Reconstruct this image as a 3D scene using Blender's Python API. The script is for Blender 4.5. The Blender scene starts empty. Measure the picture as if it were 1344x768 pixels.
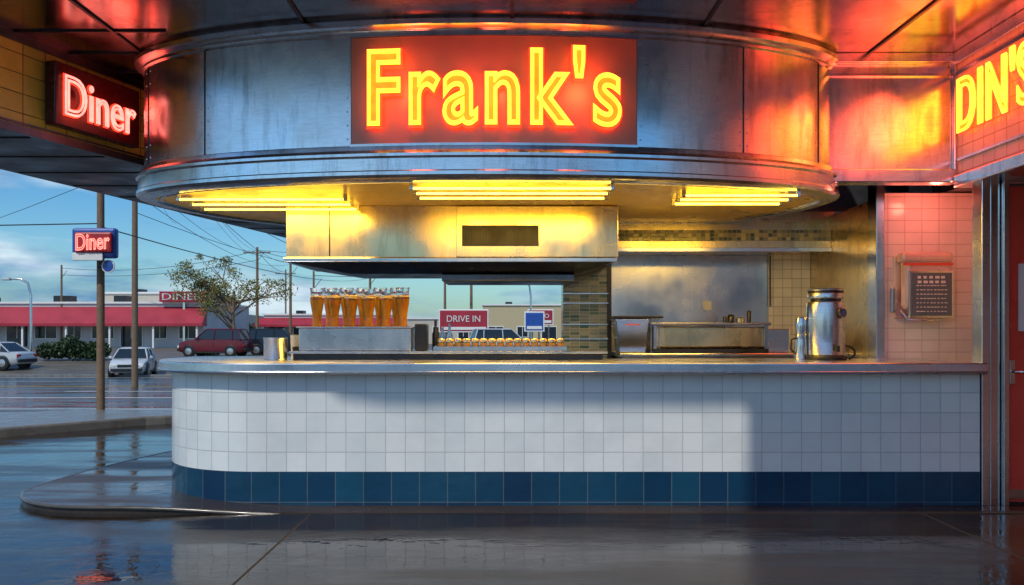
import bpy, bmesh, math, random
from mathutils import Vector, Matrix
random.seed(7)
S=bpy.context.scene
COL=S.collection
S.view_settings.view_transform='Standard'
S.view_settings.look='None'
S.view_settings.exposure=0

# ------------------------------------------------------------------ helpers
def link(o,parent=None):
    COL.objects.link(o)
    if parent: o.parent=parent
    return o
def empty(name):
    e=bpy.data.objects.new(name,None); e.empty_display_size=.1
    COL.objects.link(e); return e
def mesh(name,verts,faces,mat,parent=None,smooth=False,uvs=None):
    me=bpy.data.meshes.new(name); me.from_pydata([tuple(v) for v in verts],[],faces)
    if uvs:
        l=me.uv_layers.new(name='UVMap')
        for p in me.polygons:
            for li,vi in zip(p.loop_indices,p.vertices): l.data[li].uv=uvs[vi]
    me.validate(); me.update()
    if smooth:
        for p in me.polygons: p.use_smooth=True
    if mat:
        for m in (mat if isinstance(mat,list) else [mat]): me.materials.append(m)
    o=bpy.data.objects.new(name,me); return link(o,parent)
def bevel(o,w,seg=2):
    m=o.modifiers.new('b','BEVEL'); m.width=w; m.segments=seg; m.limit_method='ANGLE'; m.angle_limit=math.radians(40)
    return o
def box(name,x0,x1,y0,y1,z0,z1,mat,parent=None,bv=0):
    v=[(x0,y0,z0),(x1,y0,z0),(x1,y1,z0),(x0,y1,z0),(x0,y0,z1),(x1,y0,z1),(x1,y1,z1),(x0,y1,z1)]
    f=[(0,3,2,1),(4,5,6,7),(0,1,5,4),(1,2,6,5),(2,3,7,6),(3,0,4,7)]
    o=mesh(name,v,f,mat,parent)
    if bv: bevel(o,bv)
    return o
def prism(name,pts,z0,z1,mat,parent=None,bv=0,z0f=None):
    a=sum(pts[i][0]*pts[(i+1)%len(pts)][1]-pts[(i+1)%len(pts)][0]*pts[i][1] for i in range(len(pts)))
    if a<0: pts=pts[::-1]
    n=len(pts)
    v=[(p[0],p[1],z0) for p in pts]+[(p[0],p[1],z1) for p in pts]
    f=[tuple(range(n))[::-1],tuple(range(n,2*n))]+[(i,(i+1)%n,n+(i+1)%n,n+i) for i in range(n)]
    o=mesh(name,v,f,mat,parent)
    if bv: bevel(o,bv)
    return o
def lathe(name,prof,loc,mat,parent=None,seg=24,matidx=None,sy=1):
    v=[];f=[]
    for r,z in prof:
        for i in range(seg):
            a=2*math.pi*i/seg; v.append((loc[0]+r*math.cos(a),loc[1]+sy*r*math.sin(a),loc[2]+z))
    for j in range(len(prof)-1):
        for i in range(seg):
            f.append((j*seg+i,j*seg+(i+1)%seg,(j+1)*seg+(i+1)%seg,(j+1)*seg+i))
    o=mesh(name,v,f,mat,parent,True)
    if matidx:
        for p in o.data.polygons: p.material_index=matidx[min(p.index//seg,len(matidx)-1)]
    m=o.modifiers.new('e','EDGE_SPLIT'); m.split_angle=math.radians(50)
    return o
def tube(name,pts,r,mat,parent=None,cyc=False,res=3,r2=None):
    cu=bpy.data.curves.new(name,'CURVE'); cu.dimensions='3D'; cu.bevel_depth=r; cu.bevel_resolution=res; cu.use_fill_caps=True
    sp=cu.splines.new('POLY'); sp.points.add(len(pts)-1)
    for i,p in enumerate(pts):
        sp.points[i].co=(*p,1)
        if r2 is not None: sp.points[i].radius=1+(r2/r-1)*i/(len(pts)-1)
    sp.use_cyclic_u=cyc
    cu.materials.append(mat)
    o=bpy.data.objects.new(name,cu); return link(o,parent)
def arc(cx,cy,r,a0,a1,n=16,ry=None):
    ry=ry or r
    return [(cx+r*math.cos(math.radians(a0+(a1-a0)*i/n)),cy+ry*math.sin(math.radians(a0+(a1-a0)*i/n))) for i in range(n+1)]

# ------------------------------------------------------------------ materials
class NT:
    def __init__(s,name):
        s.m=bpy.data.materials.new(name); s.m.use_nodes=True; s.t=s.m.node_tree; s.n=s.t.nodes; s.b=s.n['Principled BSDF']
    def new(s,t,**k):
        n=s.n.new(t)
        for a,b in k.items(): setattr(n,a,b)
        return n
    def l(s,a,b): s.t.links.new(a,b)
    def coord(s,kind='Object',scale=(1,1,1)):
        c=s.new('ShaderNodeTexCoord'); m=s.new('ShaderNodeMapping'); m.inputs['Scale'].default_value=scale
        s.l(c.outputs[kind],m.inputs[0]); return m.outputs[0]
    def noise(s,vec,scale,detail=4,rough=.55):
        n=s.new('ShaderNodeTexNoise'); n.inputs['Scale'].default_value=scale; n.inputs['Detail'].default_value=detail; n.inputs['Roughness'].default_value=rough
        if vec: s.l(vec,n.inputs['Vector'])
        return n.outputs['Fac']
    def mr(s,x,a,b,c,d):
        n=s.new('ShaderNodeMapRange'); s.l(x,n.inputs[0])
        for i,v in enumerate((a,b,c,d)): n.inputs[i+1].default_value=v
        return n.outputs[0]
    def mix(s,f,a,b,mode='MIX'):
        n=s.new('ShaderNodeMix',data_type='RGBA',blend_type=mode)
        for sock,v in ((n.inputs[0],f),(n.inputs[6],a),(n.inputs[7],b)):
            if hasattr(v,'is_linked'): s.l(v,sock)
            elif isinstance(v,(int,float)): sock.default_value=v
            else: sock.default_value=(*v,1)
        return n.outputs[2]
    def bump(s,h,st,dist=.01):
        n=s.new('ShaderNodeBump'); n.inputs['Strength'].default_value=st; n.inputs['Distance'].default_value=dist
        s.l(h,n.inputs['Height']); s.l(n.outputs[0],s.b.inputs['Normal']); return n
def simple(name,col,rough=.5,metal=0,var=.15,nscale=6,em=None,es=0,trans=0,bump=0,rv=.1):
    t=NT(name); v=t.coord(); n=t.noise(v,nscale,2)
    c=t.mix(n,tuple(x*(1-var) for x in col),tuple(min(1,x*(1+var)) for x in col)); t.l(c,t.b.inputs['Base Color'])
    r=t.mr(n,.3,.7,max(.01,rough-rv),min(1,rough+rv)); t.l(r,t.b.inputs['Roughness'])
    t.b.inputs['Metallic'].default_value=metal
    if em: t.b.inputs['Emission Color'].default_value=(*em,1); t.b.inputs['Emission Strength'].default_value=es
    if trans: t.b.inputs['Transmission Weight'].default_value=trans
    if bump: t.bump(n,bump)
    return t.m
def steel(name,col=(.55,.55,.56),rough=.28,stretch=(1,1,14),spots=.35,bump=.05,dark=.35,metal=1):
    t=NT(name); v=t.coord('Object',stretch); n=t.noise(v,9,4,.7); n2=t.noise(t.coord(),1.7,3,.6); n3=t.noise(t.coord('Object',(3,3,.5)),3,5,.7)
    c=t.mix(t.mr(n,.3,.7,0,1),tuple(x*.82 for x in col),col)
    c=t.mix(t.mr(n3,.5,.75,0,spots),c,tuple(x*dark for x in col)); t.l(c,t.b.inputs['Base Color'])
    t.b.inputs['Metallic'].default_value=metal
    r=t.mr(n2,.3,.7,rough*.6,rough*1.4); t.l(r,t.b.inputs['Roughness'])
    if bump: t.bump(n2,bump,.02)
    return t.m
def tile(name,w,h,c1,c2,grout,coord='UV',rough=.12,mortar=.004,dirt=.25,ox=0,oy=0,metal=0):
    t=NT(name); tc=t.new('ShaderNodeTexCoord')
    if coord=='UV': vec=tc.outputs['UV']
    else:
        sx=t.new('ShaderNodeSeparateXYZ'); t.l(tc.outputs['Object'],sx.inputs[0]); cb=t.new('ShaderNodeCombineXYZ')
        t.l(sx.outputs['XYZ'.index(coord[0])],cb.inputs[0]); t.l(sx.outputs['XYZ'.index(coord[1])],cb.inputs[1]); vec=cb.outputs[0]
    m=t.new('ShaderNodeMapping'); m.inputs['Location'].default_value=(ox,oy,0); t.l(vec,m.inputs[0])
    b=t.new('ShaderNodeTexBrick',offset=0,squash=1); t.l(m.outputs[0],b.inputs['Vector'])
    for k,v in (('Color1',(*c1,1)),('Color2',(*c2,1)),('Mortar',(*grout,1)),('Scale',1),('Mortar Size',mortar),('Mortar Smooth',.15),('Brick Width',w),('Row Height',h)): b.inputs[k].default_value=v
    n=t.noise(t.coord(),2.5,5,.65)
    c=t.mix(t.mr(n,.45,.75,0,dirt),b.outputs['Color'],tuple(x*.45 for x in c1)); t.l(c,t.b.inputs['Base Color'])
    r=t.mix(b.outputs['Fac'],(rough,)*3,(.8,)*3); t.l(r,t.b.inputs['Roughness'])
    t.b.inputs['Metallic'].default_value=metal
    inv=t.mr(b.outputs['Fac'],0,1,1,0); bp=t.bump(inv,.6,.004)
    b2=t.new('ShaderNodeBump'); b2.inputs['Strength'].default_value=.14; b2.inputs['Distance'].default_value=.02; t.l(t.noise(t.coord(),9,2),b2.inputs['Height']); t.l(b2.outputs[0],bp.inputs['Normal'])
    return t.m
def emis(name,col,st):
    t=NT(name); t.b.inputs['Base Color'].default_value=(*[c*.5 for c in col],1); t.b.inputs['Emission Color'].default_value=(*col,1)
    n=t.noise(t.coord(),12,2); t.l(t.mr(n,.3,.7,st*.8,st*1.2),t.b.inputs['Emission Strength']); return t.m

M_drum=steel('drum_steel',(.80,.82,.85),.24,(1,1,10),.6,.03,.25)
M_steel=steel('brushed_steel',(.74,.75,.76),.25,(1,1,16),.3,.03)
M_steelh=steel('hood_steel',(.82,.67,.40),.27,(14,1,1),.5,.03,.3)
M_top=steel('counter_steel',(.80,.84,.90),.30,(.6,6,6),.25,.02)
M_trim=steel('trim_steel',(.72,.72,.74),.2,(1,1,8),.3,.02)
M_ceil=steel('ceiling_steel',(.42,.37,.36),.2,(.5,6,1),.6,.04,.3)
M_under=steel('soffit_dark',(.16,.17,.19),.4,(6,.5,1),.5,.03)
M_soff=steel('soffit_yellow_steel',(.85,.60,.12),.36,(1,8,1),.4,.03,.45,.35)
M_wtile=tile('white_tile',.152,.152,(.78,.80,.79),(.69,.73,.73),(.47,.49,.49),'UV',.13,.003,.2)
M_btile=tile('blue_tile',.215,.235,(.008,.068,.125),(.004,.026,.075),(.07,.11,.15),'UV',.10,dirt=.5)
M_ptile=tile('pink_tile',.15,.105,(.84,.74,.72),(.78,.68,.66),(.52,.44,.43),'XZ',.16,.003)
M_rtile=tile('side_wall_tile',.15,.105,(.76,.62,.59),(.70,.55,.52),(.42,.32,.31),'YZ',.16)
M_ytile=tile('yellow_fascia_tile',.2,.15,(.90,.66,.12),(.74,.53,.09),(.14,.10,.03),'YZ',.22,dirt=.5)
M_ktile=tile('kitchen_white_tile',.1,.1,(.76,.76,.70),(.66,.66,.62),(.4,.4,.38),'XZ',.15)
M_mosaic=tile('green_mosaic',.10,.035,(.40,.44,.38),(.05,.14,.13),(.5,.5,.45),'XZ',.15,mortar=.003)
M_mosaic2=tile('band_mosaic',.045,.038,(.55,.50,.28),(.02,.07,.08),(.35,.33,.25),'XZ',.15,mortar=.003)
M_black=simple('black_rubber',(.015,.015,.015),.5)
M_dark=simple('dark_metal',(.05,.05,.055),.35,.8)
M_white=simple('white_paint',(.75,.75,.73),.4)
M_paper=simple('paper',(.7,.7,.68),.6)
M_red=simple('red_paint',(.70,.07,.045),.3,0,.15,3,bump=.02)
M_redroof=simple('red_roof',(.36,.02,.04),.5,0,.3,.6)
M_bluep=simple('blue_paint',(.02,.08,.35),.35)
M_wood=simple('weathered_wood',(.20,.13,.08),.85,0,.4,14,bump=.3)
M_glassd=simple('dark_glass',(.02,.03,.04),.05,0,.1,1,rv=.02)
M_yneon=emis('neon_yellow',(1,.66,.04),2.1)
M_ycore=emis('neon_amber_fill',(1,.24,.012),1.4)
M_rneon=emis('neon_red',(1,.03,.01),3.6)
M_pneon=emis('neon_pink',(1,.25,.20),2.4)
M_fluor=emis('fluorescent_yellow',(1,.60,.04),12.0)
M_panel=simple('sign_panel',(.60,.24,.19),.45,.3,.25,3)

def pave(name,col1,col2,joint,rmin,rmax,jx=0,bumps=.15):
    t=NT(name); v=t.coord(); n=t.noise(v,.9,5,.62); n2=t.noise(v,60,2,.6); n3=t.noise(t.coord('Object',(.45,2.4,1)),.7,5,.62)
    c=t.mix(t.mr(n,.35,.65,0,1),col1,col2); c=t.mix(t.mr(n2,.3,.7,0,.45),c,tuple(x*.3 for x in col1))
    if joint:
        b=t.new('ShaderNodeTexBrick',offset=0); m=t.new('ShaderNodeMapping'); m.inputs['Location'].default_value=(jx,0,0); t.l(v,m.inputs[0]); t.l(m.outputs[0],b.inputs['Vector'])
        for k,vv in (('Scale',1),('Mortar Size',.010),('Mortar Smooth',.2),('Brick Width',joint),('Row Height',4000.)): b.inputs[k].default_value=vv
        c=t.mix(b.outputs['Fac'],c,(.004,.004,.004))
    t.l(c,t.b.inputs['Base Color'])
    r=t.mr(n3,.42,.60,rmin,rmax)
    if joint: r=t.mix(b.outputs['Fac'],r,(.9,.9,.9))
    t.l(r,t.b.inputs['Roughness'])
    wet=t.mr(n3,.42,.58,.0,1); mul=t.new('ShaderNodeMath',operation='MULTIPLY'); t.l(n2,mul.inputs[0]); t.l(wet,mul.inputs[1])
    bp=t.bump(mul.outputs[0],bumps,.01)
    b2=t.new('ShaderNodeBump'); b2.inputs['Strength'].default_value=.14; b2.inputs['Distance'].default_value=.05; t.l(t.noise(v,2.2,4),b2.inputs['Height']); t.l(b2.outputs[0],bp.inputs['Normal'])
    return t.m
M_pave=pave('wet_pavement',(.012,.009,.007),(.030,.023,.017),4.5,.02,.25,1.48)
M_slab=pave('wet_concrete_walk',(.035,.024,.017),(.070,.050,.036),0,.06,.40)
M_road=pave('wet_asphalt_road',(.030,.040,.052),(.045,.056,.07),0,.08,.32)
M_lot=pave('lot_ground',(.12,.105,.085),(.17,.15,.12),0,.4,.8)
M_kerb=simple('kerb_concrete',(.16,.155,.15),.3,0,.4,5,bump=.2)
M_kerbd=simple('wet_kerb_concrete',(.07,.065,.06),.22,0,.4,5,bump=.2)
M_line=simple('road_paint',(.75,.75,.73),.5,0,.3,5)

# ------------------------------------------------------------------ terrain
def gz(y):
    if y<14: return 0
    if y<42: t=(y-14)/28; return -1.0*t
    if y<52: t=(y-42)/10; t=t*t*(3-2*t); return -1+.65*t
    return -.35
def sheet(name,x0,x1,ys,off,mat,parent=None):
    v=[];f=[]
    for y in ys: v+= [(x0,y,gz(y)+off),(x1,y,gz(y)+off)]
    for i in range(len(ys)-1): f.append((2*i,2*i+1,2*i+3,2*i+2))
    return mesh(name,v,f,mat,parent)
yy=[-900,-60,0,14]+[14+2*i for i in range(1,15)]+[42.5+.5*i for i in range(1,20)]+[60,120,400,1800]
sheet('ground',-1500,1500,yy,-.008,M_lot)
sheet('wet_pavement',-40,25,[-16,0,13.9],-.002,M_pave)
sheet('road',-160,160,[14]+[14+2*i for i in range(1,14)]+[40.6],-.002,M_road)
for k,(ya,yb) in enumerate(((14.35,14.5),(39.7,40.0))):
    sheet('road_edge_line',-160,160,[ya,yb],.003,M_line)
dl=empty('road_lane_markings')
sheet('lane_line',-160,160,[18.6,18.82],.003,M_line,dl)
for yl in (22.4,33.0):
    for i in range(-12,12):
        sheet('dash',i*9-3,i*9+1.5,[yl,yl+.22],.003,M_line,dl)
M_yl=simple('yellow_road_paint',(.55,.36,.03),.5)
for yl in (26.4,26.8): sheet('centre_line',-160,160,[yl,yl+.18],.003,M_yl,dl)
def sl_z(x):
    t=min(1,max(0,(x+3.0)/1.6)); return .050*(1-t*t*(3-2*t))+.004
def interp(x,P):
    for (a,b),(c,d) in zip(P,P[1:]):
        if x<=c: return b+(d-b)*(x-a)/(c-a)
    return P[-1][1]
SB=[(-3.95,6.95),(-3.93,7.6),(-3.75,8.6),(-3.45,9.6),(-3.3,12.5),(6,12.5)]
xs=[-3.95,-3.94,-3.91,-3.87,-3.8,-3.7,-3.6,-3.45,-3.3,-3.1]+[-2.9+.2*i for i in range(9)]+[0,2,5.2]
v=[];f=[];front=[];back=[]
for x in xs:
    yf=6.95-.79*math.sqrt(max(0,1-((x+3.1)/.85)**2)) if x<-3.1 else 6.16
    yb=interp(x,SB); z=sl_z(x); front.append((x,yf,z)); back.append((x,yb,z))
    v+=[(x,yf,-.05),(x,yf,z),(x,yb,z),(x,yb,-.05)]
for i in range(len(xs)-1):
    a=4*i;b=a+4; f+=[(a,b,b+1,a+1),(a+1,b+1,b+2,a+2),(a+2,b+2,b+3,a+3)]
f.append((0,1,2,3))
mesh('walkway_slab',v,f,M_slab)
rim=[p for p in back if p[0]<-3.28][::-1]+[p for p in front if p[0]<-1.6]
tube('walkway_kerb_edge',[(p[0],p[1],p[2]-.012-.012*max(0,(p[0]+2.5))) for p in rim],.016,M_kerbd)
ki=[(-16,7.2),(-6.6,10.35),(-5.2,11.9)]+arc(-5.25,12.5,.55,-60,90,8)+[(-6.6,12.9),(-9,12.1),(-16,9.6)]
prism('kerb_island',ki,-.05,.12,M_kerb,None,.03)
box('road_kerb',-3.0,60,13.55,13.85,-.05,.11,M_kerb,None,.02)
box('far_road_kerb',-160,160,40.8,41.0,gz(41)-.1,gz(41)+.13,M_kerb,None,.02)

# ------------------------------------------------------------------ diner building shell
D=empty('diner_building')
CX,CY,A,BF,BB=-.2,7.15,2.9,1.1,2.4
def drum_pt(t,off=0):
    a=math.radians(t); c,s=math.cos(a),math.sin(a); b=BF if s<0 else BB
    nx,ny=c/A,s/b; l=math.hypot(nx,ny)
    return (CX+A*c+off*nx/l, CY+b*s+off*ny/l)
def drum_y(x,off=0): return CY-BF*math.sqrt(max(0,1-((x-CX)/A)**2))-off
prof=[(-.02,3.62),(.05,3.60),(.075,3.575),(.075,3.54),(.05,3.52),(.02,3.51),(.02,3.49),(0,3.48),(0,2.69),(.02,2.68),(.025,2.65),(.04,2.635),(.065,2.62),(.065,2.60),(.05,2.585),(.05,2.50),(.062,2.49),(.062,2.465),(.045,2.445),(.0,2.435),(-.08,2.435),(-.09,2.45)]
N=160; v=[];f=[];uv=[]
for o_,z in prof:
    for i in range(N):
        p=drum_pt(360*i/N,o_); v.append((p[0],p[1],z))
for j in range(len(prof)-1):
    for i in range(N): f.append((j*N+i,(j+1)*N+i,(j+1)*N+(i+1)%N,j*N+(i+1)%N))
dr=mesh('drum_fascia',v,f,M_drum,D,True); m=dr.modifiers.new('e','EDGE_SPLIT'); m.split_angle=math.radians(28)
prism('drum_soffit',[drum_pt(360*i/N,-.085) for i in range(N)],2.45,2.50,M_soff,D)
tube('soffit_bead',[(*drum_pt(360*i/N,-.13),2.447) for i in range(N)],.010,M_trim,D,True)
for x in (-2.35,-1.17,.91,1.75,-2.95,2.45):
    y=drum_y(x)
    tube('drum_seam',[(x,y-.001,2.69),(x,y-.001,3.48)],.006,M_dark,D)
    for z in [2.74+.1*k for k in range(8)]:
        for s in (-.03,.03): r=lathe('rivet',[(.007,0),(.005,.004),(0,.005)],(0,0,0),M_trim,D,8); r.location=(x+s,drum_y(x+s),z); r.rotation_euler=(math.pi/2,0,0)
def curved_panel(name,x0,x1,z0,z1,off,mat,parent,n=40):
    v=[];f=[]
    for i in range(n+1):
        x=x0+(x1-x0)*i/n; y=drum_y(x,off); v+=[(x,y,z0),(x,y,z1),(x,y+off+.01,z0),(x,y+off+.01,z1)]
    for i in range(n):
        a=4*i;b=a+4
        f+=[(a,b,b+1,a+1),(a+1,b+1,b+3,a+3),(a+2,b+2,b,a)]
    f+=[(0,1,3,2),(4*n,4*n+2,4*n+3,4*n+1)]
    return mesh(name,v,f,mat,parent)
def fl(y): return -3.8+.3056*(y-6.22)
def oe(y): return -4.78+.1855*(y-7.82)
YL=5.65
ce=[(fl(YL),YL),(-3.62,YL),(-3.4,5.1),(-3.1,4.78),(-2.75,4.68),(-2.5,4.55),(-2.25,4.38),(-1.9,4.34),(.84,4.34),(.58,3.8),(.48,3.55),(3.8,3.55),(3.8,6.98),(3.2,9.4),(fl(9.4),9.4)]  # out-of-view front edge is shaped to cast the counter's shadow line
prism('canopy_ceiling',ce,3.6,3.9,M_ceil,D)
for x in (-3.0,-1.52,0,1.42,2.9):
    box('ceiling_rib',x-.012,x+.012,5.66,8.0,3.585,3.599,M_dark,D)
for y in (6.3,6.8,7.3,7.8): box('ceiling_panel_joint',fl(y),-2.6,y-.01,y+.01,3.586,3.599,M_dark,D)
lo=[(fl(YL)-.02,YL),(fl(14)-.02,14),(oe(14),14),(oe(YL),YL)]
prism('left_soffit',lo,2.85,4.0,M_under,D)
dv=Vector((.3056,1,0)).normalized(); nv=Vector((dv.y,-dv.x,0))
def fp(y,o=0,z=0): return (fl(y)+nv.x*o,y+nv.y*o,z)
v=[fp(YL,.01,2.85),fp(9.3,.01,2.85),fp(9.3,.01,3.6),fp(YL,.01,3.6)]
mesh('left_tiled_fascia',v,[(0,1,2,3)],M_ytile,D)
for z0,z1,o in ((2.84,2.90,.035),(2.915,2.93,.02),(3.53,3.6,.035)):
    mesh('left_fascia_trim',[fp(YL,.0,z0),fp(9.3,.0,z0),fp(9.3,o,z0),fp(YL,o,z0),fp(YL,.0,z1),fp(9.3,.0,z1),fp(9.3,o,z1),fp(YL,o,z1)],
        [(0,3,2,1),(4,5,6,7),(0,1,5,4),(1,2,6,5),(2,3,7,6),(3,0,4,7)],M_under,D)
for i in range(11):
    y=5.8+i*.73
    box('soffit_plank_joint',oe(y)+.05,fl(y)-.05,y-.01,y+.01,2.842,2.851,M_black,D)
prism('rear_roof',[(fl(9.45),9.45),(3.9,9.45),(3.9,14),(fl(14),14)],2.86,4.0,M_under,D)
prism('rear_upper_wall',[(fl(9.3),9.3),(4.4,9.3),(4.4,9.44),(fl(9.4),9.44)],2.56,4.0,M_under,D)
box('rear_roof_edge',-3.66,3.9,13.95,14.1,2.7,3.0,M_under,D)
box('right_metal_fascia',2.5,3.63,6.86,6.96,2.55,3.6,M_drum,D)
box('right_fascia_top_trim',2.5,3.615,6.80,6.859,3.52,3.6,M_drum,D,.008)
box('right_fascia_mid_trim',2.5,3.615,6.83,6.859,3.42,3.44,M_trim,D)
box('right_fascia_low_trim',2.5,3.615,6.815,6.859,2.55,2.66,M_drum,D,.01)
tube('right_corner_bead',[(3.615,6.845,2.55),(3.615,6.845,3.6)],.02,M_trim,D)
box('right_side_wall',3.63,3.8,2.3,6.96,2.60,3.6,M_rtile,D)
box('right_side_top_trim',3.585,3.629,2.3,6.80,3.50,3.6,M_drum,D,.008)
box('right_side_mid_trim',3.60,3.629,2.3,6.80,3.41,3.44,M_trim,D)
box('right_side_low_trim',3.58,3.82,2.3,6.80,2.5,2.6,M_drum,D,.01)
box('right_side_low_bead',3.61,3.63,2.3,6.80,2.72,2.74,M_trim,D)
box('right_soffit',3.8,4.94,2.3,6.96,2.54,2.62,M_ceil,D)
box('right_sun_block_roof',3.81,9.4,2.3,12,3.905,4.0,M_under,D)  # unseen roof, added to keep a sun patch off the tile wall
box('right_sun_block_infill',3.81,4.94,6.97,7.6,2.56,3.9,M_under,D)  # unseen infill added behind the fascia to block stray sun
box('door_jamb',3.60,3.665,6.42,6.56,0.0,2.54,M_steel,D,.006)
box('door_jamb_inner',3.675,3.75,6.44,6.56,0.0,2.54,M_trim,D,.006)
box('door_jamb_edge',3.755,3.80,6.40,6.56,0.0,2.50,M_steel,D,.006)
box('door_head',3.755,4.94,6.41,6.56,2.47,2.535,M_trim,D,.005)
box('wing_wall',4.95,9.5,2.1,12,0,3.9,simple('stucco',(.45,.2,.16),.7,bump=.1),D)
prism('return_wall',[(3.81,6.57),(3.9,6.57),(4.35,7.45),(4.2,7.45)],0,2.55,M_white,D)
box('pink_tile_wall',3.27,4.3,7.36,7.5,0,2.55,M_ptile,D)
box('wall_edge_trim',3.19,3.268,7.34,7.52,0,2.75,M_trim,D,.008)
box('kitchen_side_wall',3.2,3.26,7.53,9.1,0,2.5,M_steelh,D)
box('kitchen_back_panel',1.03,2.75,9.0,9.06,.0,2.5,M_steel,D)
box('kitchen_back_tile',2.752,3.198,8.98,9.05,.0,2.5,M_ktile,D)
box('kitchen_tile_pier',.53,.985,8.68,9.0,0,2.5,M_mosaic,D)
for z in (1.25,1.4,1.62,1.72): box('pier_steel_rail',.52,.995,8.66,8.68,z,z+.012,M_trim,D)
box('pier_edge',.985,1.03,8.67,9.0,0,2.5,M_dark,D)
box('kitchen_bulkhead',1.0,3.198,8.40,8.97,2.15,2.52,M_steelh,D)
box('bulkhead_mosaic_band',1.0,3.198,8.392,8.399,2.24,2.35,M_mosaic2,D)
box('bulkhead_lip',.98,3.198,8.36,8.40,2.13,2.17,M_trim,D,.004)
box('bulkhead_step',1.0,3.198,8.30,8.399,2.42,2.52,M_steelh,D)
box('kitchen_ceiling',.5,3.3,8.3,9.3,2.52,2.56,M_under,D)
tube('back_wall_conduit',[(2.76,8.96,1.6),(2.76,8.96,2.14)],.008,M_dark,D)
box('wall_socket',2.05,2.14,8.985,8.999,1.56,1.66,M_white,D,.004)
def fixture(x0,x1,y0,y1,n):
    fx=empty('soffit_light')
    for i in range(n):
        y=y0+(y1-y0)*i/(n-1)
        tube('tube',[(x0,y,2.405),(x1,y,2.405)],.009,M_fluor,fx,res=2)
        for x in (x0,x1): box('socket',x-.015,x+.015,y-.012,y+.012,2.392,2.449,M_trim,fx,.003)
    l=bpy.data.lights.new('soffit_lamp','AREA'); l.shape='RECTANGLE'; l.size=x1-x0; l.size_y=y1-y0; l.color=(1,.58,.09); l.energy=27*(x1-x0)
    lo_=bpy.data.objects.new('lamp',l); link(lo_,fx); lo_.location=((x0+x1)/2,(y0+y1)/2,2.38)
fixture(-2.70,-1.35,6.78,7.34,3)
fixture(-.75,.75,6.25,6.72,3)
fixture(1.35,2.25,6.58,7.02,3)

# ------------------------------------------------------------------ range hood
H=empty('range_hood')
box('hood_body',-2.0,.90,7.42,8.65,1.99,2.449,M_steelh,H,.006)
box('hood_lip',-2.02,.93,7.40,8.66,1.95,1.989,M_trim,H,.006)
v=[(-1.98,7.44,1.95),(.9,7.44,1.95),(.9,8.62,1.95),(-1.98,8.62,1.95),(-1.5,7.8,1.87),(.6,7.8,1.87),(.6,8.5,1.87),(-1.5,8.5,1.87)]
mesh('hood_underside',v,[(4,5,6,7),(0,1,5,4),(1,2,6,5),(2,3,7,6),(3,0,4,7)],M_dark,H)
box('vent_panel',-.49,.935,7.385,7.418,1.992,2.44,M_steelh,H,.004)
box('grille_frame',-.44,.235,7.372,7.384,2.09,2.27,M_black,H)
for i in range(26): box('grille_bar',-.425+i*.025,-.415+i*.025,7.362,7.371,2.10,2.26,M_black,H)
box('filter_box',-.65,.58,7.75,8.45,1.80,1.868,M_under,H,.01)
box('hood_left_seam',-1.62,-1.61,7.414,7.419,2.0,2.44,M_dark,H)

# ------------------------------------------------------------------ counter
C=empty('tiled_counter')
path=[(3.59-i*.2,6.43) for i in range(28)]+[(-1.97,6.43)]+arc(-1.97,7.38,.95,-90,-180,24)[1:]+[(-2.92,7.9)]
def strip(name,path,z0,z1,mat,parent,off=0,voff=0,urev=True):
    v=[];f=[];uv=[];s=0
    for i,p in enumerate(path):
        if i: s+=math.dist(p,path[i-1])
        a=path[max(0,i-1)];b=path[min(len(path)-1,i+1)]; d=Vector((b[0]-a[0],b[1]-a[1])).normalized(); n=Vector((-d.y,d.x))
        q=(p[0]+n.x*off,p[1]+n.y*off)
        v+=[(q[0],q[1],z0),(q[0],q[1],z1)]; uv+=[(s,z0-voff),(s,z1-voff)]
    for i in range(len(path)-1): f.append((2*i,2*i+1,2*i+3,2*i+2))
    return mesh(name,v,f,mat,parent,True,uv)
strip('white_tile_front',path,.262,1.01,M_wtile,C,0,.262-.004)
strip('blue_tile_base',path,.0,.262,M_btile,C,0,.028)
inner=[(3.59,6.50),(-1.97,6.50)]+arc(-1.97,7.38,.88,-90,-180,20)[1:]+[(-2.85,7.9)]
strip('inner_wall',inner[::-1],.0,1.01,M_steel,C,0,0)
box('end_cap',-2.92,-2.85,7.9,7.92,.0,1.01,M_trim,C)
tp=[(3.60,6.33),(-1.97,6.33)]+arc(-1.97,7.38,1.05,-90,-180,28)[1:]+[(-3.02,7.95),(-2.05,7.95),(-1.9,7.5),(-1.85,7.34),(3.60,7.34)]
top=prism('steel_top',tp,1.012,1.10,M_top,C); bevel(top,.012,3)
strip('top_shadow_gap',path,1.0,1.012,M_dark,C,-.03)
tube('rim_bead',[(p[0],p[1],1.03) for p in [(3.59,6.324),(-1.97,6.324)]+arc(-1.97,7.38,1.056,-90,-180,28)[1:]+[(-3.026,7.95)]],.007,M_trim,C)
SH=empty('serving_shelf')
box('shelf_top',-1.86,.80,6.98,7.33,1.150,1.172,M_steel,SH,.006)
box('shelf_base',-1.83,.76,7.02,7.30,1.102,1.149,M_dark,SH)
GB=empty('glass_rack_box'); box('body',-1.78,-.84,6.99,7.30,1.174,1.365,M_steel,GB,.012); box('tray_lip',-1.80,-.82,6.97,7.32,1.366,1.378,M_trim,GB,.004)
box('side_bracket',-.82,-.72,7.05,7.25,1.174,1.40,M_dark,GB,.01)
t=NT('amber_drink'); t.b.inputs['Roughness'].default_value=.05; t.b.inputs['Transmission Weight'].default_value=.5; t.b.inputs['IOR'].default_value=1.33; t.l(t.mix(t.noise(t.coord('Object',(1,1,.3)),14,2),(.80,.36,.03),(.20,.06,.006)),t.b.inputs['Base Color']); M_amber=t.m
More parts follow.
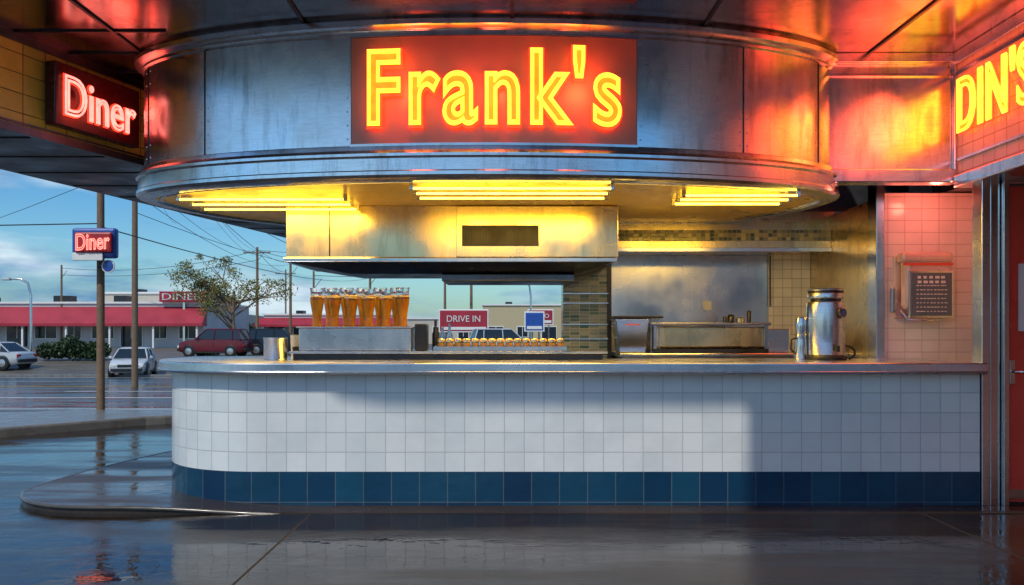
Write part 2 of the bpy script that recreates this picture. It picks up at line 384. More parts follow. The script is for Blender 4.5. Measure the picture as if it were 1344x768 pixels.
t=NT('clear_glass'); t.b.inputs['Base Color'].default_value=(.95,.97,.97,1); t.b.inputs['Roughness'].default_value=.02; t.b.inputs['Transmission Weight'].default_value=1; t.b.inputs['IOR'].default_value=1.3; M_glass=t.m
M_foam=simple('foam',(.70,.52,.25),.7)
def drink(x,y,z,h=.33):
    r=.057
    pr=[(.0,0),(r*.72,0),(r*.78,.015),(r*.62,.03),(r*.72,h*.35),(r*.96,h*.6),(r,h*.68),(r*.98,h*.74),(.0,h*.75),(0,h*.751),(r*.97,h*.755),(r*.95,h*.79),(0,h*.80),(0,h*.801),(r*1.04,h*.70),(r*.95,h*.88),(r*.98,h*.93),(r*1.06,h),(r*1.0,h),(r*.90,h*.93),(r*.88,h*.85)]
    mi=[0]*9+[1]*3+[2]*10
    return lathe('drink_glass',pr,(x,y,z),[M_amber,M_foam,M_glass],None,20,mi)
for i in range(6): drink(-1.64+i*.144+random.uniform(-.006,.006),7.07+random.uniform(-.01,.01),1.378,.32+random.uniform(-.01,.01))
for i in range(5): drink(-1.57+i*.144,7.25,1.378,.335)
M_gold=simple('gold_lid',(.70,.55,.30),.25,.9)
M_jar=simple('jar_preserve',(.25,.14,.04),.1,0,.5,40)
for i in range(15):
    lathe('condiment_jar',[(0,0),(.030,0),(.032,.01),(.032,.05),(.027,.056),(.034,.058),(.034,.085),(.03,.09),(0,.091)],(-.60+i*.072,7.1+random.uniform(-.01,.01),1.186),[M_jar,M_gold],None,14,[0]*4+[1]*6)
TR=empty('jar_tray'); box('tray',-.66,.46,7.03,7.17,1.173,1.185,M_trim,TR,.003); box('tray_front',-.66,.46,7.026,7.03,1.174,1.21,M_trim,TR); box('tray_back',-.66,.46,7.17,7.174,1.174,1.215,M_trim,TR)
for x,h in ((-.66,.26),(-.60,.2),(-.54,.23)):
    lathe('sauce_bottle',[(0,0),(.028,0),(.03,.01),(.03,h*.55),(.012,h*.75),(.012,h),(0,h)],(x,7.24,1.173),M_glass if h<.25 else M_dark,None,14)
lathe('steel_pot',[(0,0),(.09,0),(.095,.01),(.095,.17),(.10,.175),(.10,.185),(.088,.185),(.085,.02),(0,.02)],(-1.97,6.98,1.10),M_steel,None,28)
lathe('small_steel_cup',[(0,0),(.05,0),(.055,.1),(.058,.105),(.05,.105),(.045,.01),(0,.01)],(-1.83,7.2,1.10),M_dark,None,20)
PL=empty('paper_cup_stack'); lathe('cup',[(0,0),(.035,0),(.045,.2),(.048,.205),(0,.205)],(-1.88,7.28,1.10),M_white,PL,16)
BC=empty('kitchen_back_counter')
box('top',1.03,3.198,7.98,8.97,1.09,1.125,M_steel,BC,.005); box('front',1.06,3.17,8.03,8.9,.0,1.089,M_steel,BC)
KB=empty('steel_bin'); v=[(1.04,8.15,1.126),(1.30,8.15,1.126),(1.30,8.4,1.126),(1.04,8.4,1.126),(1.0,8.1,1.46),(1.33,8.1,1.46),(1.33,8.45,1.46),(1.0,8.45,1.46)]
bevel(mesh('body',v,[(0,3,2,1),(4,5,6,7),(0,1,5,4),(1,2,6,5),(2,3,7,6),(3,0,4,7)],M_steel,KB),.01)
box('lid',.98,1.46,8.08,8.46,1.462,1.485,M_dark,KB,.006); box('label',1.1,1.24,8.108,8.112,1.395,1.42,M_red,KB)
for x in (1.36,1.40,1.44): tube('leg',[(x,8.2,1.126),(x,8.2,1.462)],.008,M_trim,KB)
GR=empty('griddle_unit')
box('body',1.38,2.48,8.2,8.7,1.18,1.38,M_steelh,GR,.01)
box('top_shelf',1.34,2.52,8.14,8.74,1.395,1.42,M_trim,GR,.005); box('base',1.36,2.50,8.16,8.72,1.127,1.165,M_dark,GR)
for x in (1.38,2.46): box('post',x,x+.03,8.16,8.19,1.165,1.394,M_trim,GR)
box('splash_block',2.5,2.75,8.3,8.8,1.127,1.36,M_steel,GR,.008)
for x,r,h in ((2.18,.035,.07),(2.27,.045,.045),(2.36,.022,.11),(2.12,.02,.05)):
    lathe('spice_tin',[(0,0),(r,0),(r,h),(r*.7,h+.01),(0,h+.012)],(x,8.35,1.421),M_gold if r>.04 else M_dark,None,14)
U=empty('coffee_urn'); ux,uy=2.61,6.98
lathe('base',[(0,0),(.165,0),(.17,.012),(.165,.03),(.15,.04)],(ux,uy,1.101),M_black,U,32)
lathe('body',[(.15,.04),(.155,.05),(.155,.455),(.150,.475),(.128,.485)],(ux,uy,1.101),M_steel,U,40)
lathe('lid',[(.125,.485),(.122,.50),(.142,.51),(.146,.55),(.140,.558),(.140,.566),(.146,.572),(.146,.582),(.135,.59),(0,.592)],(ux,uy,1.101),[M_steel,M_dark],U,36,[1,0,0,1,1,1,0,0,0])
g=lathe('gauge_ring',[(.0,.0),(.046,0),(.046,.02),(.034,.026),(0,.026)],(0,0,0),[M_black,M_trim],U,24,[0,0,1,0])
g.rotation_euler=(math.radians(90),0,math.radians(30)); g.location=(ux+.078,uy-.135,1.49)
g=lathe('gauge_face',[(.0,.028),(.028,.028),(.028,.0)],(0,0,0),M_bluep,U,20); g.rotation_euler=(math.radians(90),0,math.radians(30)); g.location=(ux+.078,uy-.135,1.49)
lathe('tap',[(0,0),(.02,0),(.02,.05),(0,.05)],(ux+.03,uy-.18,1.17),M_black,U,12)
tube('cable',[(ux+.15,uy+.05,1.16)]+[(ux+.16+.10*math.sin(a/10*math.pi),uy+.03,1.16+.06*math.cos(a/10*math.pi)) for a in range(0,9)]+[(ux+.2,uy,1.108)],.008,M_black,U)
tube('seam',[(ux-.155,uy-.02,1.15),(ux-.155,uy-.02,1.55)],.004,M_dark,U)
J=empty('milk_frother'); jx=2.42
lathe('jug',[(0,0),(.055,0),(.058,.01),(.05,.16),(.045,.2),(.052,.215),(.045,.215),(0,.2)],(jx,7.02,1.101),M_steel,J,24)
lathe('upper',[(0,.22),(.042,.22),(.046,.25),(.046,.34),(.04,.355),(0,.357)],(jx,7.02,1.101),M_trim,J,24)
tube('handle',[(jx-.05,7.0,1.28),(jx-.09,6.99,1.27),(jx-.095,6.99,1.19),(jx-.055,7.0,1.15)],.008,M_black,J)

# ------------------------------------------------------------------ wall dispenser with notice
W=empty('wall_dispenser')
M_pinkp=simple('dispenser_enamel',(.70,.50,.47),.22,.3)
box('back_plate',3.34,3.84,7.33,7.358,1.45,2.0,M_pinkp,W,.02)
box('housing',3.38,3.81,7.22,7.329,1.52,2.02,M_pinkp,W,.045)
box('top_cap',3.35,3.80,7.20,7.33,1.93,2.02,M_pinkp,W,.03)
box('cap_strip',3.36,3.79,7.195,7.199,1.905,1.925,M_red,W)
box('notice_frame',3.41,3.795,7.195,7.219,1.45,1.86,M_trim,W,.006)
box('notice_paper',3.43,3.775,7.190,7.194,1.47,1.84,simple('notice_grey',(.10,.13,.18),.4),W)
for i in range(9):
    if i<2:
        for k in range(5): box('text_word',3.48+k*.05,3.48+k*.05+random.uniform(.025,.042),7.186,7.189,1.79-i*.04,1.812-i*.04,M_paper,W)
    else:
        for k in range(9): box('text_word',3.47+k*.03,3.47+k*.03+random.uniform(.012,.026),7.186,7.189,1.80-i*.037,1.808-i*.037,M_paper,W)
box('side_lever',3.30,3.34,7.28,7.33,1.5,1.72,M_trim,W,.01)
tube('pull_hook',[(3.36,7.25,1.52),(3.40,7.2,1.44),(3.6,7.2,1.43),(3.7,7.22,1.44)],.008,M_trim,W)

# ------------------------------------------------------------------ door
R=empty('red_door')
box('leaf',3.81,4.75,6.47,6.53,.02,2.46,M_red,R,.006)
box('stile_left',3.812,3.90,6.462,6.469,.06,2.45,M_red,R)
box('glass',4.08,4.6,6.46,6.468,1.25,2.3,M_glassd,R)
box('handle_plate',3.83,3.875,6.45,6.461,.93,1.12,M_trim,R,.004)
tube('handle',[(3.85,6.45,1.03),(3.85,6.40,1.03),(3.93,6.39,1.03)],.011,M_trim,R)
box('notice',3.90,4.02,6.452,6.459,1.34,1.86,M_paper,R)
box('kick_strip',3.82,4.74,6.455,6.469,.05,.12,M_trim,R)

# ------------------------------------------------------------------ neon text
def text_me(s,offset=0,tube_r=None,extrude=0,sp=1.0):
    cu=bpy.data.curves.new('txt','FONT'); cu.body=s; cu.offset=offset; cu.space_character=sp; cu.resolution_u=5
    if tube_r: cu.fill_mode='NONE'; cu.bevel_depth=tube_r; cu.bevel_resolution=2
    else: cu.extrude=extrude
    o=bpy.data.objects.new('txt',cu); COL.objects.link(o)
    dg=bpy.context.evaluated_depsgraph_get(); dg.update()
    me=bpy.data.meshes.new_from_object(o.evaluated_get(dg)); bpy.data.objects.remove(o); return me
def place_text(name,s,w,h,fn,mat,parent,ref,offset=0,tube_r=None,extrude=0,sp=1.0,depth=0):
    me=text_me(s,offset,tube_r,extrude,sp)
    x0,x1,y0,y1=ref; su=w/(x1-x0); sv=h/(y1-y0)
    for q in me.vertices:
        u=(q.co.x-x0)*su; vv=(q.co.y-y0)*sv; q.co=Vector(fn(u,vv,depth+q.co.z*sv))
    me.name=name; me.materials.clear(); me.materials.append(mat)
    for p in me.polygons: p.use_smooth=bool(tube_r)
    o=bpy.data.objects.new(name,me); return link(o,parent)
def ref_of(s,offset,sp=1.0):
    me=text_me(s,offset,None,0,sp); xs=[q.co.x for q in me.vertices]; ys=[q.co.y for q in me.vertices]; return (min(xs),max(xs),min(ys),max(ys))
FS=empty('neon_sign')
curved_panel('panel',-1.17,.91,2.70,3.47,.014,M_panel,FS)
curved_panel('panel_edge_top',-1.18,.92,3.472,3.49,.024,M_trim,FS)
curved_panel('panel_edge_bottom',-1.18,.92,2.68,2.698,.024,M_trim,FS)
SPC=1.16
rf=ref_of("Frank's",.0,SPC)
fn=lambda u,v,d:(-1.02+u,drum_y(-1.02+u,.06+d),2.83+v)
place_text('letter_fill',"Frank's",1.79,.53,fn,M_ycore,FS,rf,.012,None,.01,SPC,0)
place_text('yellow_tubes',"Frank's",1.79,.53,fn,M_yneon,FS,rf,.011,.024,0,SPC,.03)
place_text('red_tubes',"Frank's",1.79,.53,fn,M_rneon,FS,rf,.043,.010,0,SPC,-.01)
def redlight(loc,e,r=.12,col=(1,.06,.02),parent=None,typ='POINT'):
    l=bpy.data.lights.new('neon_and_fill_glow',typ); l.energy=e; l.color=col; l.shadow_soft_size=r
    o=bpy.data.objects.new('neon_and_fill_glow',l); link(o,parent); o.location=loc; return o
for x in (-.75,-.13,.5): redlight((x,drum_y(x,.17),3.08),8,.09,(1,.085,.025),FS)
LS=empty('neon_diner_sign')
b=[fp(6.58,.03,2.96),fp(7.46,.03,2.96),fp(7.46,.13,2.96),fp(6.58,.13,2.96)]
v=b+[(p[0],p[1],3.46) for p in b]
bevel(mesh('sign_box',v,[(0,3,2,1),(4,5,6,7),(0,1,5,4),(1,2,6,5),(2,3,7,6),(3,0,4,7)],simple('sign_maroon',(.06,.008,.01),.3),LS),.01)
rf=ref_of("Diner",.0)
fn=lambda u,v,d:fp(6.65+u*dv.y,.16+d,3.05+v)
place_text('letters_red',"Diner",.76,.31,fn,M_rneon,LS,rf,.02,.010,0,1,-.015)
place_text('letters',"Diner",.76,.31,fn,M_pneon,LS,rf,-.008,.022,0,1,0)
redlight(fp(7.0,.4,3.2),2,.1,(1,.06,.03),LS)
RS=empty('neon_side_sign')
rf=ref_of("DIN'S",.0,1.1)
fn=lambda u,v,d:(3.585-d,6.70-u,2.93+v)
place_text('letter_fill',"DIN'S",.94,.43,fn,M_ycore,RS,rf,.004,None,.008,1.1)
place_text('yellow_tubes',"DIN'S",.94,.43,fn,M_yneon,RS,rf,.004,.022,0,1.1,.02)
place_text('red_tubes',"DIN'S",.94,.43,fn,M_rneon,RS,rf,.036,.010,0,1.1)
redlight((3.30,5.7,3.1),12,.25,(1,.06,.02),RS)
redlight((3.20,6.45,3.15),11,.25,(1,.085,.03),RS)
redlight((3.55,7.0,2.46),7,.06,(1,.16,.10),RS)  # added unseen red fill light that brightens the pink tile wall

# ------------------------------------------------------------------ street items
def upole(x,y,h,r,arms=1,lean=0,ang=0,name='utility_pole'):
    e=empty(name); z=gz(y)-.1
    tube('post',[(x,y,z),(x+lean*.5,y,z+h*.5),(x+lean,y,z+h)],r,M_wood,e,res=4,r2=r*.7)
    for a in range(arms):
        zz=z+h-.5-a*.9; L=1.2; c,s=math.cos(ang),math.sin(ang)
        tube('crossarm',[(x+lean-L*c,y-.1-L*s,zz),(x+lean+L*c,y-.1+L*s,zz)],.06,M_wood,e,res=1)
        for k in (-1,-.6,.6,1): tube('insulator',[(x+lean+L*k*.95*c,y-.1+L*k*.95*s,zz+.05),(x+lean+L*k*.95*c,y-.1+L*k*.95*s,zz+.22)],.04,M_trim,e,res=2)
    tube('brace',[(x+lean,y-.08,z+h-1.3),(x+lean+.6,y-.1,z+h-.55)],.02,M_dark,e)
    return (x+lean,y,z+h-.3)
P1=upole(-6.38,13.0,7.8,.062,1)
P2=upole(-11.7,26,10,.10,2)
P3=upole(-22.8,75,9.2,.15,1)
P4=upole(-18.5,70,7.6,.14,0)
P5=upole(-10.5,62,6.4,.12,0)
P6=upole(-5.6,70,7.2,.13,1)
P7=upole(-3.5,72,7.0,.15,0)
P8=upole(-27,100,9,.12,1); P9=upole(-14.2,60,6.0,.10,0); P10=upole(-43,80,8,.12,0)
PW=empty('power_lines')
def wire(a,b,sag=.4,r=.012):
    return tube('wire',[(a[0]+(b[0]-a[0])*t,a[1]+(b[1]-a[1])*t,a[2]+(b[2]-a[2])*t-sag*4*t*(1-t)) for t in [i/14 for i in range(15)]],r,M_black,PW,res=1)
wl=[((-30,20,8.2),P2,1),((-30,20,7.4),(P2[0],26,8.0),1),((-30,18,6.4),(P2[0],26,7.2),.8),(P2,P3,1.2),((P2[0],26,8.8),(P3[0],75,8),1.2),((P2[0],26,7.6),P6,1.6),((P2[0],26,7),P7,1.6),((P2[0],26,6.2),P3,.8),((P2[0],26,5.6),P4,.9),((P2[0],26,5),P5,.6),
 ((-30,14,2.9),(-6.38,13,3.0),.05),((-6.38,13,6),(-24,60,9),.8),((-6.38,13,5),(-18.5,70,7),.8),((-6.38,13,4.4),(-10.5,62,6),.7),((-6.38,13,2.95),(-10.5,62,5.2),.5),(P3,P6,.7),(P3,(30,80,9),1),(P6,(30,76,8),.8),(P5,P7,.3),(P10,P3,.8),(P8,P3,.5),((-43,80,6.6),(-22.8,75,7.6),.6),(P2,(-60,70,9),1.0),((-11.7,26,6.5),(-60,70,7),1.0),(P9,P6,.3)]
for a,b,s in wl: wire(a,b,s,.010 if min(a[1],b[1])<30 else .022)
PS=empty('pole_diner_sign')
bevel(box('blue_panel',-6.69,-6.02,12.72,12.86,2.44,2.90,M_bluep,PS),.04)
bevel(box('white_edge',-6.66,-6.2,12.69,12.72,2.40,2.52,M_white,PS),.01)
bevel(box('red_panel',-6.62,-6.05,12.66,12.719,2.52,2.83,simple('red_sign_face',(.35,.015,.02),.3),PS),.03)
rf=ref_of('Diner',0); fn=lambda u,v,d:(-6.58+u,12.645-d,2.55+v+.05*u)
place_text('letters','Diner',.5,.24,fn,M_pneon,PS,rf,0,.02)
tube('bracket',[(-6.38,12.87,2.6),(-6.38,12.95,2.6)],.03,M_dark,PS)
RP=empty('round_blue_sign'); g=lathe('disc',[(0,0),(.10,0),(.10,.02),(.085,.024),(0,.024)],(0,0,0),[M_white,M_bluep],RP,24,[0,0,0,1]); g.rotation_euler=(math.radians(90),0,0); g.location=(-6.16,12.8,2.32)
tube('bracket',[(-6.38,12.9,2.32),(-6.16,12.83,2.32)],.012,M_dark,RP)
def lamp(x,y,h,arm):
    e=empty('street_lamp'); z=gz(y)
    tube('post',[(x,y,z),(x,y,z+h*.8),(x+arm*.15,y,z+h*.95),(x+arm*.5,y,z+h),(x+arm,y,z+h)],.08,M_trim,e,r2=.05)
    bevel(box('head',min(x+arm,x+arm*1.4),max(x+arm,x+arm*1.4),y-.15,y+.15,z+h-.08,z+h+.08,M_trim,e),.04)
lamp(-28.7,50,4.8,-1.2); lamp(1.4,62,5.2,-.7)
# cars
M_tail=simple('tail_lamp_red',(.5,.01,.01),.2); M_lampw=simple('head_lamp',(.8,.8,.75),.1); M_hub=simple('wheel_alloy',(.5,.5,.5),.3,.8)
def car(name,x,y,ang,col,suv=False):
    e=empty(name); paint=simple(name+'_paint',col,.18,.2,.08,2)
    st=[(-2.22,.66,.40,.66),(-2.16,.78,.30,.84),(-1.9,.84,.24,.93),(-1.2,.87,.22,.95),(0,.88,.22,.94),(.95,.87,.22,.95),(1.6,.84,.24,.87),(2.05,.79,.28,.76),(2.2,.66,.36,.62)]
    if suv: st=[(a,b,c,d+.16) for a,b,c,d in st]
    v=[];f=[];K=10
    for sx,hw,zb,zt in st:
        half=[(hw*.86,zb),(hw*.98,zb+.12),(hw,zb+.3),(hw*.96,zt-.06),(hw*.84,zt)]
        for a in half: v.append((sx,a[0],a[1]))
        for a in half[::-1]: v.append((sx,-a[0],a[1]))
    for i in range(len(st)-1):
        for k in range(K): f.append((i*K+k,i*K+(k+1)%K,(i+1)*K+(k+1)%K,(i+1)*K+k))
    f+=[tuple(range(K))[::-1],tuple((len(st)-1)*K+k for k in range(K))]
    o=mesh('body',v,f,paint,e,True); m=o.modifiers.new('e','EDGE_SPLIT'); m.split_angle=math.radians(35)
    zt=.93 if not suv else 1.09
    if suv: gb=(-2.02,1.0,-1.80,.35,1.72)
    else: gb=(-1.72,1.08,-1.02,.38,1.40)
    x0,x1,x2,x3,zr=gb
    v=[(x0,.78,zt-.03),(x0,-.78,zt-.03),(x1,-.78,zt-.03),(x1,.78,zt-.03),(x2,.60,zr),(x2,-.60,zr),(x3,-.60,zr),(x3,.60,zr)]
    bevel(mesh('glasshouse',v,[(0,1,2,3),(4,7,6,5),(0,4,5,1),(1,5,6,2),(2,6,7,3),(3,7,4,0)],M_glassd,e),.03)
    bevel(mesh('roof',[(x2-.04,.63,zr),(x2-.04,-.63,zr),(x3+.05,-.63,zr),(x3+.05,.63,zr),(x2+.1,.52,zr+.06),(x2+.1,-.52,zr+.06),(x3-.1,-.52,zr+.06),(x3-.1,.52,zr+.06)],[(0,1,2,3),(4,7,6,5),(0,4,5,1),(1,5,6,2),(2,6,7,3),(3,7,4,0)],paint,e),.02)
    for s in (1,-1):
        for a,b in (((x0,.79*s,zt),(x2,.61*s,zr)),((x1,.79*s,zt),(x3,.61*s,zr)),((-.25,.80*s,zt),(-.25,.62*s,zr)),((x0+.55,.795*s,zt),(x0+.6,.66*s,zr-.05))): tube('pillar',[a,b],.035,paint,e,res=1)
        for wx in (-1.38,1.38):
            w=lathe('tyre',[(0,-.1),(.2,-.1),(.33,-.09),(.345,0),(.33,.09),(.2,.1),(0,.1)],(0,0,0),M_black,e,20); w.rotation_euler=(math.pi/2,0,0); w.location=(wx,.80*s,.34)
            w=lathe('hub',[(0,.125),(.06,.12),(.19,.105),(.21,.1)] if s<0 else [(0,-.125),(.06,-.12),(.19,-.105),(.21,-.1)],(0,0,0),M_hub,e,14); w.rotation_euler=(math.pi/2,0,0); w.location=(wx,.80*s,.34)
            w=lathe('arch',[(.355,-.1),(.40,-.085),(.40,.085),(.355,.1)],(0,0,0),M_black,e,20); w.rotation_euler=(math.pi/2,0,0); w.location=(wx,.795*s,.35)
        box('headlamp',2.10,2.20,min(.45*s,.74*s),max(.45*s,.74*s),.55,.70,M_lampw,e,.02)
        box('taillamp',-2.21,-2.13,min(.48*s,.76*s),max(.48*s,.76*s),.62,.80,M_tail,e,.02)
        box('mirror',.72,.86,min(.86*s,1.0*s),max(.86*s,1.0*s),zt,zt+.13,paint,e,.02)
        box('sill',-1.0,1.0,min(.86*s,.885*s),max(.86*s,.885*s),.24,.32,M_black,e)
        box('door_line',-.26,-.25,min(.87*s,.884*s),max(.87*s,.884*s),.35,.9,M_black,e)
    box('bumper_front',2.12,2.26,-.7,.7,.34,.50,M_dark,e,.03); box('bumper_rear',-2.28,-2.14,-.7,.7,.36,.54,M_dark,e,.03)
    box('grille',2.15,2.21,-.4,.4,.54,.68,M_black,e,.01)
    e.location=(x,y,gz(y)); e.rotation_euler=(0,0,ang); return e
car('white_car',-19.1,42.3,math.radians(-74),(.6,.62,.65))
car('silver_car',-28.6,46,math.radians(172),(.5,.52,.55))
car('red_car',-19.1,54,math.radians(174),(.14,.012,.025),True)
car('black_car',-16.0,57.5,math.radians(10),(.02,.025,.035),True)
car('blue_car',-1.0,60,math.radians(20),(.03,.08,.2))
car('white_van',-.5,52,math.radians(15),(.55,.57,.6),True)
car('parked_car',-9.5,56,math.radians(190),(.3,.32,.35))

def building(name,x0,x1,y0,y1,h,wall,roofcol=None,awn=None,win=True,par=.5):
    e=empty(name); z=-.35
    box('walls',x0,x1,y0,y1,z-.1,z+h,wall,e)
    box('parapet_cap',x0-.15,x1+.15,y0-.15,y1+.15,z+h,z+h+.18,M_white,e)
    for i in range(int((x1-x0)/6)):
        cx=x0+3+i*6+random.uniform(-1,1); box('roof_unit',cx,cx+random.uniform(.8,1.6),y0+2,y0+3.4,z+h+.18,z+h+random.uniform(.5,1.0),M_dark,e)
    if awn:
        zt,zb=awn
        v=[(x0-.6,y0-1.8,z+zb),(x1+.6,y0-1.8,z+zb),(x1+.4,y0-.02,z+zt),(x0-.4,y0-.02,z+zt),(x0-.6,y0-1.8,z+zb-.25),(x1+.6,y0-1.8,z+zb-.25),(x1+.4,y0-.02,z+zb-.25),(x0-.4,y0-.02,z+zb-.25)]
        mesh('red_awning',v,[(0,1,2,3),(4,7,6,5),(0,4,5,1),(1,5,6,2),(2,6,7,3),(3,7,4,0)],M_redroof,e)
        n=int((x1-x0)/4)
        for i in range(n+1): box('awning_post',x0+i*(x1-x0)/n-.08,x0+i*(x1-x0)/n+.08,y0-1.6,y0-1.44,z,z+zb-.25,M_white,e)
    if win:
        n=int((x1-x0)/2.6)
        for i in range(n):
            cx=x0+(i+.5)*(x1-x0)/n; d=(i%4==2); hw=random.choice((.7,.95,.95,1.1))
            box('window_frame',cx-hw,cx+hw,y0-.06,y0-.01,z+(.05 if d else .8),z+2.15,M_white,e)
            box('door' if d else 'window',cx-hw+.1,cx+hw-.1,y0-.09,y0-.061,z+(.1 if d else .9),z+2.05,M_glassd,e)
            box('mullion',cx-.03,cx+.03,y0-.11,y0-.091,z+.9,z+2.05,M_white,e)
    return e
M_cream=simple('cream_wall',(.50,.45,.38),.8,bump=.05); M_wh=simple('white_wall',(.50,.50,.51),.8,0,.2,.5); M_beige=simple('beige_wall',(.48,.40,.24),.8); M_greyw=simple('grey_wall',(.3,.32,.34),.8)
building('red_roof_diner',-54,-29.5,80,94,4.2,M_wh,awn=(3.9,2.3))
building('red_roof_shop',-42,-33,86,100,5.4,M_cream,win=False)
e=empty('shop_sign'); box('board',-33.4,-29.0,79.3,79.7,4.0,5.0,M_redroof,e,.05)
rf=ref_of('DINER',0); place_text('letters','DINER',3.8,.6,lambda u,v,d:(-33.1+u,79.28-d,4.2+v),M_paper,e,rf,0,None,.01)
box('post',-31.3,-31.1,79.7,79.98,-.4,4.0,M_trim,e)
building('beige_shop',-3.5,6.0,100,112,4.6,M_beige)
building('white_shop',-29,-14,98,110,3.4,M_wh,awn=(3.1,2.3))
building('grey_shop',6.5,20,96,110,4.0,M_greyw)
building('low_store',-13,-4.5,102,112,3.0,M_cream)
building('corner_store',-90,-58,84,100,4.2,M_wh)
for k,(x0,x1,y,z0,z1,mat,tx) in enumerate(((-5.0,-1.7,58,1.25,2.7,M_redroof,'DRIVE IN'),(.9,2.1,56,1.3,2.5,M_bluep,''),(1.3,3.2,66,1.8,2.9,M_redroof,'AUTO'))):
    e=empty('roadside_sign'); box('frame',x0-.08,x1+.08,y+.02,y+.18,z0-.08,z1+.08,M_white,e,.03); box('board',x0,x1,y,y+.2,z0,z1,mat,e,.04)
    box('lower_strip',x0+.1,x1-.1,y-.02,y-.001,z0+.1,z0+.3,M_white,e)
    for px in (x0+.3,x1-.3): box('post',px-.06,px+.06,y+.05,y+.15,gz(y)-.05,z0-.08,M_trim,e)
    if tx:
        rf=ref_of(tx,0); w=(x1-x0)*.7; h=(z1-z0)*.3
        place_text('letters',tx,w,h,lambda u,v,d:(x0+(x1-x0)*.15+u,y-.03-d,z0+(z1-z0)*.45+v),M_paper,e,rf,0,None,.01)
building('opposite_store',-26,-6,-42,-34,5.5,M_greyw,win=False)
building('opposite_garage',6,30,-40,-32,7,M_cream,win=False)

# foliage
def leafmat(name,c1,c2):
    t=NT(name); oi=t.new('ShaderNodeNewGeometry'); t.l(t.mix(oi.outputs['Random Per Island'],c1,c2),t.b.inputs['Base Color']); t.b.inputs['Roughness'].default_value=.6; return t.m
M_leaf=leafmat('spring_leaves',(.10,.12,.015),(.24,.21,.04)); M_bush=leafmat('bush_leaves',(.012,.03,.01),(.04,.08,.02)); M_far=leafmat('far_leaves',(.03,.05,.02),(.07,.09,.035))
def leaves(name,centres,n,size,mat,parent=None):
    v=[];f=[]
    for i in range(n):
        c,r=random.choice(centres); d=Vector((random.gauss(0,1),random.gauss(0,1),random.gauss(0,1))).normalized()*r*random.random()**.45
        p=Vector(c)+Vector((d.x,d.y,d.z*.8)); a=Vector((random.gauss(0,1),random.gauss(0,1),random.gauss(0,1))).normalized(); b=a.cross(Vector((random.gauss(0,1),random.gauss(0,1),random.gauss(0,1)))).normalized()
        s=size*random.uniform(.6,1.3); k=len(v); v+=[p-a*s,p+b*s*.5,p+a*s,p-b*s*.5]; f.append((k,k+1,k+2,k+3))
    return mesh(name,v,f,mat,parent)
def tree(x,y,h,w,n,name='street_tree'):
    e=empty(name); z=gz(y); tips=[]
    tube('trunk',[(x,y,z-.1),(x+.05,y,z+h*.18),(x-.05,y,z+h*.36),(x+.05,y,z+h*.6)],.18,M_wood,e,r2=.08)
    for i in range(16):
        a=random.uniform(0,6.28); st=Vector((x,y,z+h*random.uniform(.2,.5))); L=w*.5*random.uniform(.5,1.1); rise=h*random.uniform(.05,.48)
        mid=st+Vector((math.cos(a)*L*.5,math.sin(a)*L*.5,rise*.7)); en=st+Vector((math.cos(a)*L,math.sin(a)*L,rise))
        tube('limb',[st,mid,en],.07,M_wood,e,res=2,r2=.02); tips+=[(en,w*.10),(mid,w*.09),(en+Vector((random.uniform(-.6,.6),random.uniform(-.6,.6),random.uniform(-.2,.6))),w*.08)]
        for k in range(3):
            e2=mid+Vector((random.uniform(-1,1),random.uniform(-1,1),random.uniform(.0,1)))*w*.22; tube('twig',[mid,e2],.03,M_wood,e,res=1,r2=.01); tips.append((e2,w*random.uniform(.05,.09)))
    leaves('crown',tips,n,.085,M_leaf,e)
tree(-20.6,62,7.6,7.4,7500)
tree(-52,70,6,5,2500)
leaves('green_bush',[((-24.5-.4*i+random.uniform(-.2,.2),49.5,gz(49.5)+random.uniform(.5,1.1)),.65) for i in range(8)],5000,.11,M_bush)
leaves('green_bush',[((-20.8+.3*i,56,gz(56)+.2),.35) for i in range(4)],900,.09,M_bush)
cs=[]
for i in range(90):
    x=-260+i*5.2+random.uniform(-2,2); cs.append(((x,210+random.uniform(-10,10),random.uniform(0,2.2)),random.uniform(2.2,4.2)))
leaves('distant_trees',cs,14000,.75,M_far)
v=[];f=[]
for i in range(121):
    x=-1200+i*20; h=14+9*math.sin(i*.21)+5*math.sin(i*.57+1); v+=[(x,900,-2),(x,960,max(2,h))]
for i in range(120): f.append((2*i,2*i+2,2*i+3,2*i+1))
mesh('hills',v,f,simple('hill_far',(.06,.08,.09),.9),None,True)

# ------------------------------------------------------------------ sun, sky
EL,AZ=51,205
sun=bpy.data.lights.new('sun','SUN'); sun.energy=2.5; sun.angle=math.radians(1.5); sun.color=(1,.94,.84)
so=bpy.data.objects.new('sun',sun); link(so)
d=Vector((math.sin(math.radians(AZ))*math.cos(math.radians(EL)),math.cos(math.radians(AZ))*math.cos(math.radians(EL)),math.sin(math.radians(EL))))
so.rotation_euler=(-d).to_track_quat('-Z','Y').to_euler()
w=bpy.data.worlds.new('World'); S.world=w; w.use_nodes=True; nt=w.node_tree; bg=nt.nodes['Background']; bg.inputs[1].default_value=.125
sky=nt.nodes.new('ShaderNodeTexSky'); sky.sky_type='NISHITA'; sky.sun_disc=False; sky.sun_elevation=math.radians(EL); sky.sun_rotation=math.radians(AZ)
hs=nt.nodes.new('ShaderNodeHueSaturation'); hs.inputs['Saturation'].default_value=1.45; nt.links.new(sky.outputs[0],hs.inputs['Color'])
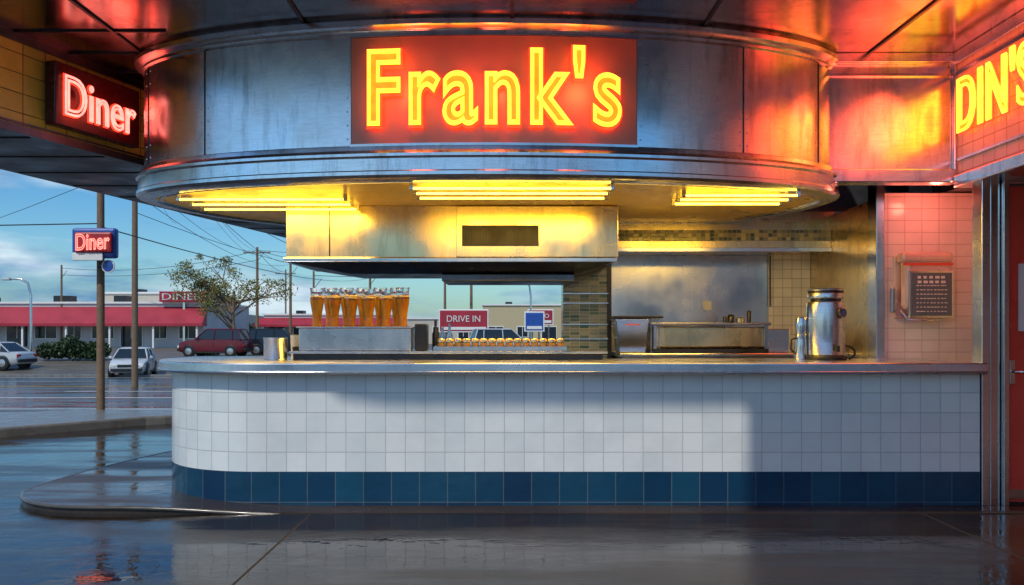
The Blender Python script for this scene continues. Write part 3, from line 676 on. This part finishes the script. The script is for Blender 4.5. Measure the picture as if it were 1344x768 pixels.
ti=nt.nodes.new('ShaderNodeMix'); ti.data_type='RGBA'; ti.blend_type='MULTIPLY'; ti.inputs[0].default_value=1; ti.inputs[7].default_value=(.60,.88,1.05,1); nt.links.new(hs.outputs[0],ti.inputs[6])
tc=nt.nodes.new('ShaderNodeTexCoord'); mp=nt.nodes.new('ShaderNodeMapping'); mp.inputs['Scale'].default_value=(1,1,4.2); nt.links.new(tc.outputs['Generated'],mp.inputs[0])
ns=nt.nodes.new('ShaderNodeTexNoise'); ns.inputs['Scale'].default_value=3.2; ns.inputs['Detail'].default_value=7; ns.inputs['Roughness'].default_value=.58; nt.links.new(mp.outputs[0],ns.inputs['Vector'])
mr=nt.nodes.new('ShaderNodeMapRange'); mr.inputs[1].default_value=.46; mr.inputs[2].default_value=.62; nt.links.new(ns.outputs['Fac'],mr.inputs[0])
ns2=nt.nodes.new('ShaderNodeTexNoise'); ns2.inputs['Scale'].default_value=6; ns2.inputs['Detail'].default_value=5; nt.links.new(mp.outputs[0],ns2.inputs['Vector'])
cc=nt.nodes.new('ShaderNodeMix'); cc.data_type='RGBA'; cc.inputs[6].default_value=(.7,2.0,4.2,1); cc.inputs[7].default_value=(5.6,6.8,7.6,1)
m2=nt.nodes.new('ShaderNodeMapRange'); m2.inputs[1].default_value=.42; m2.inputs[2].default_value=.6; nt.links.new(ns2.outputs['Fac'],m2.inputs[0]); nt.links.new(m2.outputs[0],cc.inputs[0])
mx=nt.nodes.new('ShaderNodeMix'); mx.data_type='RGBA'; nt.links.new(mr.outputs[0],mx.inputs[0]); nt.links.new(ti.outputs[2],mx.inputs[6]); nt.links.new(cc.outputs[2],mx.inputs[7])
nt.links.new(mx.outputs[2],bg.inputs[0])

# ------------------------------------------------------------------ camera
cam=bpy.data.cameras.new('camera'); co=bpy.data.objects.new('camera',cam); link(co)
cam.lens=36*1100/1344; cam.sensor_width=36; cam.shift_y=49/1344; cam.clip_end=3000
co.location=(0,0,1.35); co.rotation_euler=(math.radians(90),0,0)
S.camera=co
